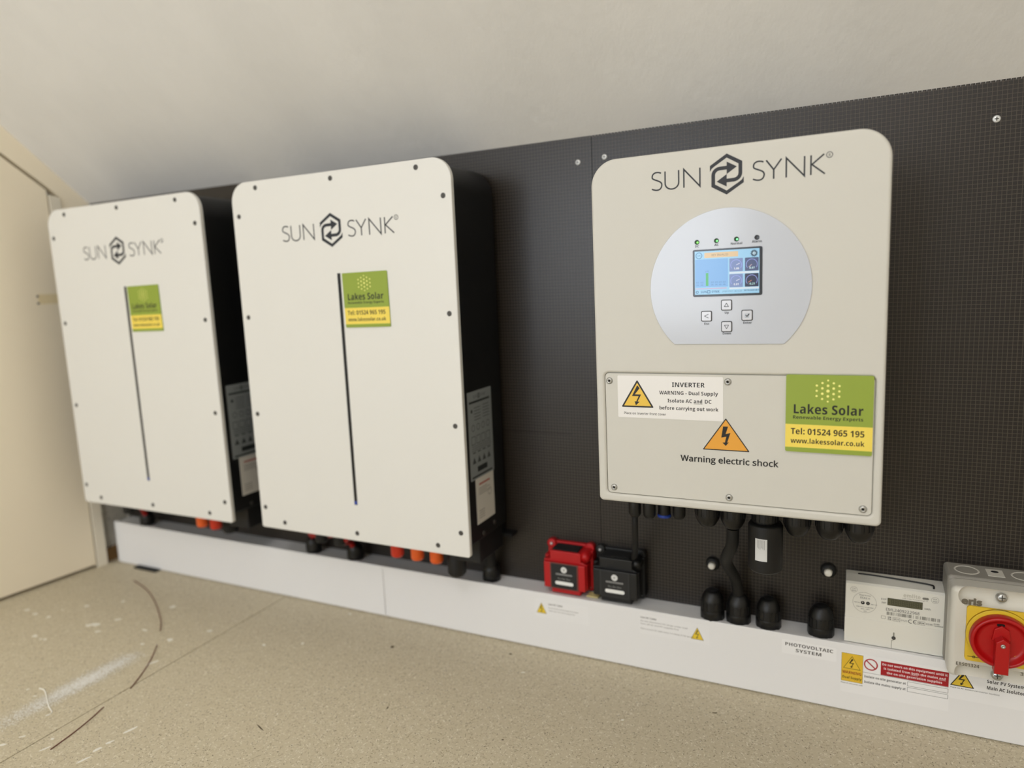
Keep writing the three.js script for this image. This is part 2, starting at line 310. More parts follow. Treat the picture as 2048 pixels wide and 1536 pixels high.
{ // wall behind the camera with the window
  const x0 = WIN.x - WIN.w / 2, x1 = WIN.x + WIN.w / 2, y0 = WIN.y - WIN.h / 2, y1 = WIN.y + WIN.h / 2;
  structure('wall_front', merge([box(-1.3, x0, 0, 2.5, WIN.z, 3.35), box(x1, 2.75, 0, 2.5, WIN.z, 3.35), box(x0, x1, 0, y0, WIN.z, 3.35), box(x0, x1, y1, 2.5, WIN.z, 3.35)]), M.wall, 'white wall with a low window', 'wall');
  const f = structure('window_1', merge([box(x0, x0 + 0.05, y0, y1, WIN.z, WIN.z + 0.08), box(x1 - 0.05, x1, y0, y1, WIN.z, WIN.z + 0.08), box(x0 + 0.05, x1 - 0.05, y0, y0 + 0.05, WIN.z, WIN.z + 0.08), box(x0 + 0.05, x1 - 0.05, y1 - 0.05, y1, WIN.z, WIN.z + 0.08)]), M.pvc, 'white framed window lit by daylight', 'window');
  part('pane', box(x0 + 0.05, x1 - 0.05, y0 + 0.05, y1 - 0.05, WIN.z + 0.03, WIN.z + 0.04), std(0xffffff, { emissive: new THREE.Color().setRGB(0.88, 0.97, 1.10), emissiveIntensity: 2.5 }), f);
}

// ------------------------------------------------------------------ cable trunking along the wall
const T_TOP = 0.1033, T_Z = 0.0468;
function gland(r = 0.0185, h = 0.044) {                             // domed cable gland standing on its base, origin at base
  const nut = lathe([[0, 0], [r, 0], [r, h * 0.28], [r * 0.93, h * 0.31], [0, h * 0.31]], 12);
  const ribs = []; for (let i = 0; i < 16; i++) ribs.push(box(-r * 0.08, r * 0.08, h * 0.31, h * 0.62, r * 0.86, r * 0.97).rotateY((i / 16) * 6.2832));
  const dome = lathe([[r * 0.93, h * 0.3], [r * 0.93, h * 0.6], [r * 0.86, h * 0.76], [r * 0.66, h * 0.92], [r * 0.5, h], [r * 0.36, h * 1.0], [0, h * 0.985]], 32);
  return merge([nut, dome, ...ribs]);
}
{
  const t = thing('cable_trunking', 'long white plastic cable trunking running along the foot of dark wall', 'trunking', 0.6, 0, 0);
  const X0 = -0.5595, X1 = 1.95, O = -0.6;
  const body = part('body', merge([box(X0 + O, X1 + O, T_TOP - 0.002, T_TOP - 0.0006, 0.0002, T_Z - 0.003), box(X0 + O, X1 + O, 0.0005, 0.002, 0.0002, T_Z - 0.003), box(X0 + O, X1 + O, 0.002, T_TOP - 0.002, 0.0002, 0.0018), box(X0 + O, X0 + O + 0.0015, 0.0005, T_TOP - 0.0006, 0.0002, T_Z - 0.003)]), M.pvc, t);
  const lid = (a, b, up) => part('lid', merge([box(a + O, b + O, 0.0022, T_TOP + up, T_Z - 0.0024, T_Z, 0.0009), box(a + O, b + O, T_TOP - 0.0002, T_TOP + up, T_Z - 0.0075, T_Z - 0.001, 0.0004), box(a + O, b + O, 0.0021, 0.0032, T_Z - 0.008, T_Z - 0.001)]), M.pvc, t);
  const l1 = lid(X0 - 0.0005, 0.2345, 0.001), l2 = lid(0.2355, X1, 0.001);
  part('lid_lip', box(0.2355 + O, 0.507 + O, T_TOP - 0.006, T_TOP + 0.0016, T_Z - 0.0004, T_Z + 0.0012, 0.0005), M.pvc, t);
  // labels on the lids
  const cableLabel = (flip) => canvasTex(flip ? 112 : 98, 34, 9, (x, w) => {
    x.fillStyle = '#f3f2f1'; x.fillRect(0, 0, w, 34);
    if (!flip) { hazard(x, 12, 7.5, 18, 18.5, '#eccb35', '#5c5030', 0.03); text(x, 'Live DC Cable', 25, 9, 2.9, { b: 1, c: '#4d4944' }); text(x, 'Do not disconnect DC plugs and sockets', 25, 15.4, 2.2, { c: '#77736d' }); text(x, 'under load. Turn off AC supply first', 25, 20.4, 2.2, { c: '#77736d' }); }
    else { hazard(x, 93, 8, 19, 19.5, '#eccb35', '#5c5030', 0.03); text(x, 'Live DC Cable', 2, 7.4, 2.9, { b: 1, c: '#4d4944' }); text(x, 'Do not disconnect DC plugs under load', 2, 13.2, 2.3, { c: '#77736d', w: 76 }); text(x, 'Turn off AC and PV supplies first', 2, 18, 2.3, { c: '#77736d', w: 62 }); text(x, 'Place around DC cable every 5 m along of the system', 2, 26.4, 2.3, { c: '#77736d', w: 86 }); }
  });
  const z = T_Z + 0.0001;
  sticker('warning_label', cableLabel(false), 0.098, 0.034, 0.6065 + O, 0.0765, z, l2, { th: 0.0003, edge: 0xf2f0ec });
  sticker('warning_label', cableLabel(true), 0.112, 0.034, 0.7985 + O, 0.0805, z, l2, { th: 0.0003, edge: 0xf2f0ec });
  sticker('system_label', canvasTex(74, 22, 10, (x) => { x.fillStyle = '#f6f5f4'; x.fillRect(0, 0, 74, 22); text(x, 'PHOTOVOLTAIC', 37, 9, 5, { b: 1, a: 'c', w: 66, c: '#4b4743' }); text(x, 'SYSTEM', 37, 17.2, 5, { b: 1, a: 'c', w: 36, c: '#4b4743' }); }), 0.074, 0.022, 0.9965 + O, 0.0845, z, l2, { th: 0.0003, edge: 0xf2f0ec });
  const dual = canvasTex(134, 62, 10, (x) => {
    x.fillStyle = '#f5f4f3'; x.fillRect(0, 0, 134, 62);
    x.fillStyle = '#e9bf33'; x.fillRect(1, 2, 27.5, 43); x.strokeStyle = '#6b5417'; x.lineWidth = 0.35; x.strokeRect(1, 2, 27.5, 43);
    hazard(x, 14.5, 6, 21.5, 19, '#eec63a', '#2a2010', 0.025); text(x, 'WARNING', 14.7, 33, 4.1, { b: 1, a: 'c', w: 25, c: '#8e1a12' }); text(x, 'Dual Supply', 14.7, 40.6, 3.6, { b: 1, a: 'c', w: 25, c: '#3d2c10' }); text(x, 'Place at consumer unit', 0.5, 48.8, 2, { w: 28.5, c: '#222' });
    x.strokeStyle = '#b02128'; x.lineWidth = 1.7; x.beginPath(); x.arc(38.5, 13.5, 8, 0, 7); x.moveTo(32.6, 8); x.lineTo(44.4, 19); x.stroke();
    x.fillStyle = '#a8121d'; x.fillRect(51, 5, 82, 21);
    for (const [s, y, w, cx] of [['Do not work on this equipment until it', 11, 79, 92], ['is isolated from both the mains and', 17, 75, 92], ['the on-site generation supplies', 23, 67, 92]]) text(x, s, cx, y, 3.3, { b: 1, a: 'c', w, c: '#f3ecec' });
    x.fillStyle = '#f3ecec'; x.fillRect(87.5, 17.9, 9, 0.4); x.fillRect(121, 17.9, 8.5, 0.4);
    x.fillStyle = '#555'; x.fillRect(29, 26.4, 104, 0.35);
    text(x, 'Isolate on-site generator at', 30.5, 34, 3.3, { b: 1, w: 52, c: '#222' }); text(x, 'Isolate the mains supply at', 30.5, 42.4, 3.3, { b: 1, w: 52, c: '#222' });
    x.strokeStyle = '#444'; x.lineWidth = 0.4; x.strokeRect(84.5, 29, 48.2, 6.2); x.strokeRect(84.5, 37.4, 48.2, 6.2);
  });
  sticker('dual_supply_label', dual, 0.134, 0.062, 1.1065 + O, 0.0615, z, l2, { th: 0.0003, edge: 0xf2f0ec });
  const isoL = canvasTex(112, 44, 10, (x) => {
    x.fillStyle = '#f5f4f3'; x.fillRect(0, 0, 112, 44); hazard(x, 14.5, 2.5, 26, 22, '#ecc93a', '#16120c', 0.045);
    text(x, 'Place on AC isolator (at inverter location)', 0.8, 28.6, 2, { w: 56, c: '#222' });
    text(x, 'Solar PV System', 42, 13, 4.8, { b: 1, w: 42, c: '#19140f' }); text(x, 'Main AC Isolator', 42, 22, 4.8, { b: 1, w: 42, c: '#19140f' });
  });
  sticker('isolator_label', isoL, 0.112, 0.044, 1.2295 + O, 0.0735, z, l2, { th: 0.0003, edge: 0xf2f0ec });
}
{
  const g = gland(), gs = gland(0.0165, 0.032);
  for (const [x, z, gg, label, group] of [
    [0.8555, 0.0285, g, 'empty black domed gland on the black box side of the cabled gland', 0], [0.8945, 0.0272, g, 'black domed gland with thick cable entering it from inverter', 0], [0.9385, 0.0275, g, 'empty black domed gland standing below the data stick', 0], [1.0115, 0.0255, g, 'black domed cable gland on its own beside the meter', 0],
    [0.0504, 0.029, gs, 'low black gland taking the longer red battery cable', 0], [0.1574, 0.029, gs, 'low black gland taking the shorter red battery cable', 0], [-0.4593, 0.03, gs, 'low black gland under the battery beside the door', 0], [0.4621, 0.024, gs, 'low black gland taking the thick black battery lead', 0]]) {
    const m = solo('cable_gland', gg, M.gland, label, 'gland', group || undefined); m.position.set(x, T_TOP + 0.0004, z);
  }
}
solo('packer', box(-0.487, -0.412, 0, 0.004, 0.012, 0.0605, 0.001), M.rubber, 'thin black packer poking out under the trunking near the door', 'packer');
solo('tape_scrap', merge([box(0.6475, 0.668, T_TOP + 0.0008, T_TOP + 0.0028, 0.016, 0.034, 0.0009), box(0.6585, 0.671, T_TOP + 0.0025, T_TOP + 0.0085, 0.014, 0.02, 0.002)]), std(0xe3d493, { roughness: 0.6 }), 'crumpled yellowish tape scrap on trunking between red and black boxes', 'tape');

// ------------------------------------------------------------------ batteries
const flatHead = (r) => merge([lathe([[0, 0.0006], [r * 0.35, 0.0006], [r * 0.36, 0.0014], [r * 0.85, 0.0013], [r, 0.0004], [r, -0.001], [0, -0.001]], 20).rotateX(Math.PI / 2)]);
const batScrew = flatHead(0.0042);
const sideLabelTex = canvasTex(82, 146, 5, (x) => {
  x.fillStyle = '#8b9090'; x.fillRect(0, 0, 82, 146); const k = '#232728'; x.fillStyle = k;
  x.save(); x.translate(38, 9); drawBrand(x, 0.22); x.restore(); x.fillRect(5, 16, 70, 3.4);
  x.beginPath(); x.arc(12, 32, 3, 0, 7); x.fill();
  for (let i = 0; i < 5; i++) { x.globalAlpha = 0.6; x.fillRect(20, 27 + i * 5, 22, 1.2); x.fillRect(50, 26 + i * 5, 22, 1.2); }
  for (let i = 0; i < 4; i++) { x.globalAlpha = 0.8; x.strokeStyle = k; x.lineWidth = 1; x.beginPath(); x.arc(15 + i * 17, 60, 5, 0, 7); x.stroke(); x.strokeRect(8 + i * 17, 74, 12, 13); x.fillRect(10 + i * 17, 100, 10, 2); poly(x, [[14 + i * 17, 108], [20 + i * 17, 119], [8 + i * 17, 119]], k); }
  x.globalAlpha = 0.6; for (let i = 0; i < 3; i++) x.fillRect(8, 90 + i * 3.5, 66, 1); x.globalAlpha = 1; x.fillRect(24, 126, 34, 9); x.fillRect(5, 140, 70, 3);
});
const whiteLabelTex = canvasTex(64, 78, 5, (x) => {
  x.fillStyle = '#d9d5cb'; x.fillRect(0, 0, 64, 78); x.fillStyle = '#b3584a'; x.fillRect(12, 10, 38, 3); x.fillStyle = '#8b8780'; for (let i = 0; i < 4; i++) x.fillRect(10, 18 + i * 3.4, 30 + (i % 2) * 10, 1.1);
  x.strokeStyle = '#8b8780'; x.lineWidth = 1; x.beginPath(); x.arc(48, 32, 6, 0, 7); x.stroke(); for (let i = 0; i < 4; i++) x.fillRect(8, 56 + i * 4, 20, 1.1);
});
const BW = 0.4504, BH = 0.6316, BZ = 0.1538;
const lidGeo = extr(rrShape(-BW / 2, 0, BW / 2, BH, 0.034, 0.034, 0.005, 0.005), BZ - 0.0085, BZ, 0.0015, 16);
const bodyGeo = extr(rrShape(-BW / 2 + 0.003, 0.014, BW / 2 - 0.002, BH - 0.003, 0.045, 0.045, 0.006, 0.006), 0.012, BZ - 0.0085, 0.004, 16);
const plugGeo = merge([lathe([[0, -0.042], [0.0095, -0.042], [0.0118, -0.038], [0.0118, -0.012], [0.0135, -0.011], [0.0135, 0.012], [0, 0.012]], 24)]);
const bigPlug = merge([lathe([[0, -0.064], [0.013, -0.064], [0.0165, -0.058], [0.0165, -0.03], [0.0145, -0.028], [0.0145, 0.014], [0, 0.014]], 24)]);
function battery(xc, y0, roll, label, connectors, stripDx) {
  const b = thing('battery', label, 'battery', xc, y0, 0, 'wall batteries'); b.rotation.z = roll;
  part('body', bodyGeo, M.black, b, 'black metal body');
  part('wall_bracket', merge([box(-BW / 2 + 0.03, BW / 2 - 0.03, 0.06, BH - 0.06, 0, 0.013), box(-BW / 2 - 0.006, BW / 2 + 0.012, -0.01, -0.004, 0, 0.024, 0.001), box(-BW / 2 + 0.02, BW / 2 - 0.012, -0.008, 0.07, 0, 0.01)]), M.black, b);
  const lid = part('lid', lidGeo, M.white, b, 'white steel front cover');
  for (const [x, y] of [[0.0585, 0.620], [0.2235, 0.620], [0.3895, 0.620], [0.0145, 0.574], [0.0145, 0.396], [0.0145, 0.2185], [0.0125, 0.040], [0.4355, 0.574], [0.4355, 0.396], [0.4355, 0.2180], [0.4355, 0.041], [0.0575, 0.0145], [0.2245, 0.0145], [0.3905, 0.0145]]) part('screw', batScrew, M.darkSteel, lid).position.set(x - BW / 2, y, BZ - 0.0002);
  const strip = part('light_bar', box(-0.0032, 0.0032, 0, 0.4, 0, 0.0012, 0.0005), M.blackGloss, b, 'thin black light bar'); strip.position.set(0.0015 + stripDx, 0.0665, BZ - 0.0006);
  part('status_light', box(-0.0031, 0.0031, 0.001, 0.007, 0.0002, 0.0014, 0.0004), M.blue, strip, 'blue tip');
  decal('logo_print', brandTex, 0.204 * 1.22, 0.05 * 1.22, -0.0075 + 0.0125 * 1.22 + stripDx, 0.5375, BZ + 0.0002, b);
  sticker('sticker', lakesTex, 0.09, 0.09, 0.0545 + stripDx, 0.4215, BZ + 0.0001, b, { th: 0.0016, r: 0.002, edge: 0x7f9a2c, rot: 0.012, label: 'green and yellow square sticker' });
  const side = (n, t, w, h, z, y) => { t.repeat.set(1 / w, 1 / h); t.offset.set(0.5, 0.5); const m = part(n, extr(rrShape(-w / 2, -h / 2, w / 2, h / 2, 0.001), 0, 0.0006).rotateY(Math.PI / 2), [std(0xffffff, { map: t, roughness: 0.5 }), std(0x777777)], b); m.position.set(BW / 2 - 0.0021, y, z); };
  side('rating_label', sideLabelTex, 0.082, 0.146, 0.094, 0.195); side('white_label', whiteLabelTex, 0.064, 0.078, 0.089, 0.0835);
  part('side_screw', batScrew.clone().rotateY(Math.PI / 2).translate(BW / 2 - 0.0021, 0.024, 0.1), M.darkSteel, b); part('side_screw', batScrew.clone().rotateY(Math.PI / 2).translate(BW / 2 - 0.0021, 0.03, 0.06), M.darkSteel, b);
  part('terminal_cover', box(BW / 2 - 0.06, BW / 2 - 0.006, -0.028, 0.02, 0.02, 0.11, 0.003), M.black, b);
  for (const [dx, z, kind] of connectors) { const m = part('connector', kind === 'big' ? bigPlug : plugGeo, { o: M.orange, r: M.redPlug, b: M.black, big: M.black }[kind], b, { o: 'orange round connector', r: 'red round connector' }[kind]); m.position.set(dx - BW / 2, 0, z); }
  return b;
}
battery(0.0436 + BW / 2, 0.1982, -0.0023, 'white fronted wall battery mounted beside red and black boxes', [[0.2685, 0.1, 'r'], [0.3115, 0.1, 'o'], [0.3515, 0.1, 'o'], [0.386, 0.09, 'big'], [0.13, 0.09, 'b'], [0.085, 0.09, 'b']], 0);
battery(-0.4858 + BW / 2, 0.1955, 0.0028, 'white fronted wall battery hanging beside the cream door', [[0.3, 0.1, 'o'], [0.34, 0.1, 'r'], [0.335, 0.06, 'big'], [0.05, 0.09, 'b']], -0.006);
const RC = std(0xa8120c, { roughness: 0.45 });
solo('power_cable', tube([[0.185, 0.211, 0.07], [0.182, 0.185, 0.07], [0.125, 0.162, 0.075], [0.075, 0.155, 0.06], [0.053, 0.138, 0.034], [0.0504, 0.118, 0.029]], 0.0055), RC, 'red cable looping from battery into the gland farthest from boxes', 'cable', 'red battery cables');
solo('power_cable', tube([[0.2, 0.211, 0.09], [0.197, 0.18, 0.092], [0.175, 0.158, 0.08], [0.16, 0.142, 0.045], [0.1574, 0.118, 0.029]], 0.0055), RC, 'short red cable dropping from battery into second trunking gland', 'cable', 'red battery cables');
solo('power_cable', tube([[-0.41, 0.2085, 0.09], [-0.418, 0.18, 0.085], [-0.445, 0.148, 0.05], [-0.4593, 0.118, 0.03]], 0.0055), RC, 'red cable under the battery beside the door', 'cable', 'red battery cables');
solo('battery_lead', tube([[0.4625, 0.215, 0.05], [0.4625, 0.17, 0.035], [0.4621, 0.118, 0.024]], 0.011, 30, 16), M.rubber, 'thick black lead from battery into trunking', 'cable');

// ------------------------------------------------------------------ inverter
const IX = 0.7457, IY = 0.348, IW = 0.33, IH = 0.4334, IZ = 0.2397;
const inv = thing('inverter', 'beige wall inverter with round control panel and lit screen', 'inverter', IX + IW / 2, IY, 0);
inv.rotation.z = 0.0030;
{
  const O = -IW / 2, sh = rrShape(O, 0, O + IW, IH, 0.032, 0.032, 0.006, 0.006);
  const front = rrShape(O, 0, O + IW, IH, 0.032, 0.032, 0.006, 0.006);
  front.holes.push(rrHole(O + 0.0114, 0.0111, O + 0.3206, 0.1702, 0.0055));
  const cx = 0.1643 + O, cy = 0.2728, R = 0.0908, a0 = Math.asin(-0.0661 / R), a1 = Math.PI - a0;
  const fg = new THREE.ExtrudeGeometry(front, { depth: 0.002, bevelEnabled: true, bevelSize: 0.0036, bevelThickness: 0.0036, bevelOffset: -0.0036, bevelSegments: 6, curveSegments: 30 }).translate(0, 0, IZ - 0.0056);
  // rounded shell rim: front plate sits on a softly rounded tray
  const tray = extr(sh, 0.05, IZ - 0.0045, 0.0006, 30);
  part('casing', merge([fg, tray]), M.inverter, inv, 'beige powder-coated casing');
  part('heat_sink', merge([box(O + 0.02, O + IW - 0.02, 0.03, IH - 0.03, 0.004, 0.012), ...Array.from({ length: 24 }, (_, i) => box(O + 0.024 + i * 0.0122, O + 0.0268 + i * 0.0122, 0.03, IH - 0.03, 0.011, 0.051))]), M.black, inv);
  part('wall_bracket', box(O + 0.05, O + IW - 0.05, 0.25, 0.38, 0, 0.005), M.darkSteel, inv);
  // control panel
  const ds = new THREE.Shape(); ds.absarc(cx, cy, R, a0, a1, false); ds.closePath();
  const disc = part('control_panel', extr(ds, IZ - 0.001, IZ + 0.0013, 0.0002, 64), phy(0xc3c7cf, { roughness: 0.35, clearcoat: 0.8, clearcoatRoughness: 0.14 }), inv, 'silver white round membrane panel');
  const dz = IZ + 0.0014;
  const labels = canvasTex(120, 110, 11, (x) => {                 // origin: x 104.3 - ..., drawn relative to the disc centre
    x.translate(60, 55); const K = '#1b2127', T = (t, X, Y, w) => text(x, t, X, Y, 2.6, { b: 1, a: 'c', c: K, w });
    T('DC', -34.6, -48.6, 4.8); T('AC', -12.2, -49.0, 5.2); T('Normal', 10.0, -49.3, 13.2); T('Alarm', 32.4, -50.1, 11);
    T('Up', -0.9, 29.8, 5); T('Esc', -23.8, 42.4, 6.4); T('Enter', 22.3, 41.9, 9.8); T('Down', -0.8, 54.2, 9.8);
  });
  decal('panel_print', labels, 0.12, 0.11, cx, cy - 0.0005, dz + 0.0001, disc);
  const scr = canvasTex(78, 55, 12, (x) => {
    x.fillStyle = '#070b10'; x.beginPath(); x.roundRect(0, 0, 78, 55, 2.5); x.fill();
    x.fillStyle = '#a8defb'; x.fillRect(2.2, 2, 72.6, 50.5); x.fillStyle = '#84bdf2'; x.fillRect(2.8, 11.5, 37.5, 32.5);
    x.fillStyle = '#f3cf9a'; x.fillRect(13.5, 4, 38, 6); text(x, 'KEY INVALID', 31, 8.2, 2.4, { a: 'c', c: '#8b7b5c' });
    x.strokeStyle = '#5e9bc4'; x.lineWidth = 1; x.beginPath(); x.arc(7.2, 7, 3.4, 0, 7); x.stroke(); text(x, 'ON', 7.2, 7.9, 1.8, { a: 'c', c: '#3d7ba6' });
    x.save(); x.translate(69, 7.4); x.fillStyle = '#163c50'; for (let i = 0; i < 12; i++) { x.rotate(Math.PI / 6); x.fillRect(-0.55, -4, 1.1, 2); } x.beginPath(); x.arc(0, 0, 2.9, 0, 7); x.fill(); x.fillStyle = '#d8f3ff'; x.beginPath(); x.arc(0, 0, 1.7, 0, 7); x.fill(); x.fillStyle = '#163c50'; x.beginPath(); x.arc(0, 0, 0.6, 0, 7); x.fill(); x.restore();
    x.fillStyle = '#49c267'; x.fillRect(15, 27.5, 3, 15);
    for (const X of [5.5, 10.5, 22.5, 27, 31.5, 36]) { text(x, '0.0', X, 39.2, 1.7, { a: 'c', c: '#3f78b4' }); text(x, '0%', X, 42, 1.5, { a: 'c', c: '#3f78b4' }); } text(x, '4.75', 16.5, 26.4, 1.5, { a: 'c', c: '#3f78b4' });
    x.fillStyle = '#d4b8d6'; x.fillRect(2.8, 45, 36, 1.2);
    const G = (X, Y, bg, val, ang, nc, tc) => { x.fillStyle = bg; x.beginPath(); x.roundRect(X, Y, 15, 15, 0.8); x.fill(); x.strokeStyle = '#aab6ff'; x.lineWidth = 0.6; x.beginPath(); x.arc(X + 7.5, Y + 7.8, 6, 2.5, 6.9); x.stroke(); x.strokeStyle = nc; x.lineWidth = 0.7; x.beginPath(); x.moveTo(X + 7.5, Y + 7.8); x.lineTo(X + 7.5 + 4.4 * Math.cos(ang), Y + 7.8 + 4.4 * Math.sin(ang)); x.stroke(); text(x, val, X + 7.8, Y + 12.8, 2.2, { b: 1, a: 'c', c: tc }); };
    G(41.8, 12, '#7f93c4', '1.00', -0.45, '#eef', '#fff'); G(59, 12, '#4a567e', '0.07', 2.4, '#e7c7c7', '#dff'); G(41.8, 30, '#7f93c4', '0.81', -0.45, '#eef', '#fff'); G(59, 30, '#10163f', '-0.21', 2.6, '#e08a6a', '#cfe');
    x.fillStyle = '#e9f4fb'; x.fillRect(41.8, 27.4, 32.5, 2.2); x.fillRect(41.8, 45.4, 32.5, 2);
    text(x, 'SUN', 9, 50.6, 2.6, { b: 1, c: '#2f6d9c' }); x.strokeStyle = '#2f6d9c'; x.strokeRect(17, 48, 2.8, 2.8); text(x, 'SYNK', 21.5, 50.6, 2.6, { b: 1, c: '#2f6d9c' }); x.beginPath(); x.arc(5, 49.5, 1.3, 0, 7); x.stroke();
    text(x, '2106177411  06:12:31', 34, 50.3, 1.6, { c: '#3c6a90' }); text(x, '30/10/2024 08:10', 58, 49.8, 1.6, { b: 1, c: '#2d4f74' });
  });
  scr.repeat.set(1 / 0.078, 1 / 0.055); scr.offset.set(0.5, 0.5);
  const sc = part('screen', extr(rrShape(-0.039, -0.0275, 0.039, 0.0275, 0.002), 0, 0.0005), [std(0x050709, { map: scr, roughness: 0.18, emissive: 0xffffff, emissiveMap: scr, emissiveIntensity: 0.75 }), M.blackGloss], disc, 'backlit colour display');
  sc.position.set(0.1637 + O, 0.2905, dz - 0.0001);
  const ledX = [0.1296, 0.1519, 0.1743, 0.1966];
  ledX.forEach((x, i) => {
    const l = part('indicator', lathe([[0, 0.0003], [0.0021, 0.0003], [0.0026, 0.0008], [0.0028, 0.0002], [0.0028, -0.0005], [0, -0.0005]], 20).rotateX(Math.PI / 2), std(i < 3 ? 0x123b12 : 0x23262c, { roughness: 0.3 }), disc); l.position.set(x + O, 0.3268 + i * 0.0004, dz);
    if (i < 3) part('lamp', new THREE.SphereGeometry(0.0012, 12, 8).scale(1, 1, 0.5).translate(0.0008, -0.0003, 0.0006), std(0x9dff9d, { emissive: [0x7dff2a, 0x5df07a, 0x6df5b5][i], emissiveIntensity: 0.8 }), l, 'lit green lamp');
  });
  const btn = (x, y, kind) => {
    const b = part('button', extr(rrShape(-0.0063, -0.0063, 0.0063, 0.0063, 0.0018), 0, 0.0006), std(0x1c1d1f, { roughness: 0.4 }), disc); b.position.set(x + O, y, dz - 0.0001);
    part('key_cap', extr(rrShape(-0.0055, -0.0055, 0.0055, 0.0055, 0.0014), 0.0004, 0.0016, 0.0004), std(0xb4b2b2, { roughness: 0.28, metalness: 0.6 }), b);
    const t = canvasTex(10, 10, 12, (c) => { c.strokeStyle = '#17181a'; c.lineWidth = 0.6; c.lineJoin = 'round'; c.beginPath(); if (kind === 'u') { c.moveTo(5, 2.6); c.lineTo(7.4, 6.8); c.lineTo(2.6, 6.8); c.closePath(); } if (kind === 'd') { c.moveTo(5, 7.4); c.lineTo(7.4, 3.2); c.lineTo(2.6, 3.2); c.closePath(); } if (kind === 'l') { c.moveTo(7.4, 2.6); c.lineTo(2.8, 4.8); c.lineTo(7.4, 7.2); } c.stroke(); if (kind === 'e') { c.strokeStyle = '#5a7d8a'; c.lineWidth = 0.35; c.strokeRect(3, 3.6, 4, 3.8); c.strokeStyle = '#101418'; c.lineWidth = 1.1; c.beginPath(); c.moveTo(3.6, 4.9); c.lineTo(5, 6.3); c.lineTo(7.6, 3.2); c.stroke(); } });
    decal('symbol', t, 0.01, 0.01, 0, 0, 0.0017, b);
  };
  btn(0.1633, 0.2525, 'u'); btn(0.1404, 0.24, 'l'); btn(0.1863, 0.2402, 'e'); btn(0.1634, 0.2273, 'd');
  decal('logo_print', brandTex, 0.204, 0.05, 0.1633 + 0.0125 + O, 0.4012, IZ + 0.0001, inv);
  // lower cover plate
  const plate = part('cover_plate', extr(rrShape(O + 0.012, 0.0117, O + 0.32, 0.1696, 0.005), IZ - 0.0044, IZ - 0.0016, 0.0006, 10), M.inverter, inv, 'screwed lower cover plate');
  const ps = merge([lathe([[0, 0.0006], [0.0014, 0.0006], [0.0015, 0.0024], [0.0028, 0.0023], [0.0041, 0.0012], [0.0044, 0], [0, 0]], 24).rotateX(Math.PI / 2)]);
  for (const [x, y] of [[0.0175, 0.1598], [0.1641, 0.1613], [0.0204, 0.0191], [0.1656, 0.0185], [0.3115, 0.0189]]) { const s = part('screw', ps, M.steel, plate); s.position.set(x + O, y, IZ - 0.0017); part('socket', lathe([[0, 0.0009], [0.00135, 0.0009], [0.00135, 0.0005], [0, 0.0005]], 6).rotateX(Math.PI / 2), M.hole, s); }
  const warn = canvasTex(130.5, 54, 11, (x) => {
    x.fillStyle = '#eeebe6'; x.fillRect(0, 0, 130.5, 54); hazard(x, 25.5, 7, 38.5, 32.5, '#eec445', '#15110b', 0.05);
    text(x, 'INVERTER', 89, 13, 5.6, { b: 1, a: 'c', w: 40 }); text(x, 'WARNING - Dual Supply', 89, 22.8, 4.4, { b: 1, a: 'c', w: 71 }); text(x, 'Isolate AC ', 63.5, 32.6, 4.4, { b: 1, w: 32 }); text(x, 'and', 95.5, 32.6, 4.4, { b: 1, w: 10.8, u: 1 }); text(x, 'DC', 108.5, 32.6, 4.4, { b: 1, w: 8.6 }); text(x, 'before carrying out work', 89, 42, 4.4, { b: 1, a: 'c', w: 72 }); text(x, 'Place on inverter front cover', 7.5, 49.6, 3, { w: 54, s: 0.5, c: '#2a2724' });
  });
  sticker('warning_label', warn, 0.1305, 0.054, 0.0935 + O, 0.1399, IZ - 0.0016, plate, { th: 0.0004, edge: 0xe8e5df, label: 'white dual supply warning label' });
  const shock = canvasTex(124, 66, 11, (x) => { hazard(x, 58, 2, 53, 38.5, '#e8a438', '#15110b', 0.022, 1); text(x, 'Warning electric shock', 60.5, 57, 7.2, { a: 'c', s: 0.9, w: 114, c: '#17140f' }); });
  decal('shock_print', shock, 0.124, 0.066, 0.1648 + 0.0045 + O - 0.0035, 0.085, IZ - 0.0014, plate);
  sticker('sticker', lakesTex, 0.09, 0.09, 0.274 + O, 0.1263, IZ - 0.0016, inv, { th: 0.0022, r: 0.0022, edge: 0x7f9a2c, label: 'green and yellow square sticker', rot: -0.004 });
  // underside fittings
  const GLX = [0.1195, 0.154, 0.196, 0.2365, 0.2755, 0.3105];
  const hang = merge([gland(0.0185, 0.044).rotateX(Math.PI).translate(0, -0.02, 0), lathe([[0.015, 0], [0.015, -0.02]], 20), lathe([[0.015, -0.004], [0.0195, -0.004], [0.0195, -0.016], [0.015, -0.016]], 6)]);
  for (const [x, z] of GLX.map((x) => [x, 0.125])) part('cable_gland', hang, M.gland, inv).position.set(x + O, 0.004, z);
  const mc = merge([lathe([[0, 0.012], [0.0085, 0.012], [0.0085, -0.024], [0.0078, -0.026], [0.0095, -0.028], [0.0095, -0.05], [0.0065, -0.055], [0, -0.055]], 12)]);
  [[0.008, 0.1, 0], [0.03, 0.1, 0], [0.05, 0.09, 1], [0.072, 0.09, 0]].forEach(([x, z, blue]) => { const m = part('solar_connector', mc, M.gland, inv); m.position.set(x + O, -0.012, z); if (blue) part('ring', lathe([[0.0066, -0.0505], [0.0101, -0.0505], [0.0101, -0.0545], [0.0066, -0.0555]], 20), M.blue, m, 'blue ring'); });
  const sw = part('rotary_switch', lathe([[0, 0], [0.017, 0], [0.017, 0.009], [0.0115, 0.012], [0.011, 0.026], [0, 0.027]], 24).rotateZ(Math.PI / 2), M.black, inv, 'black side switch'); sw.position.set(O + 0.0002, 0.052, 0.15);
}
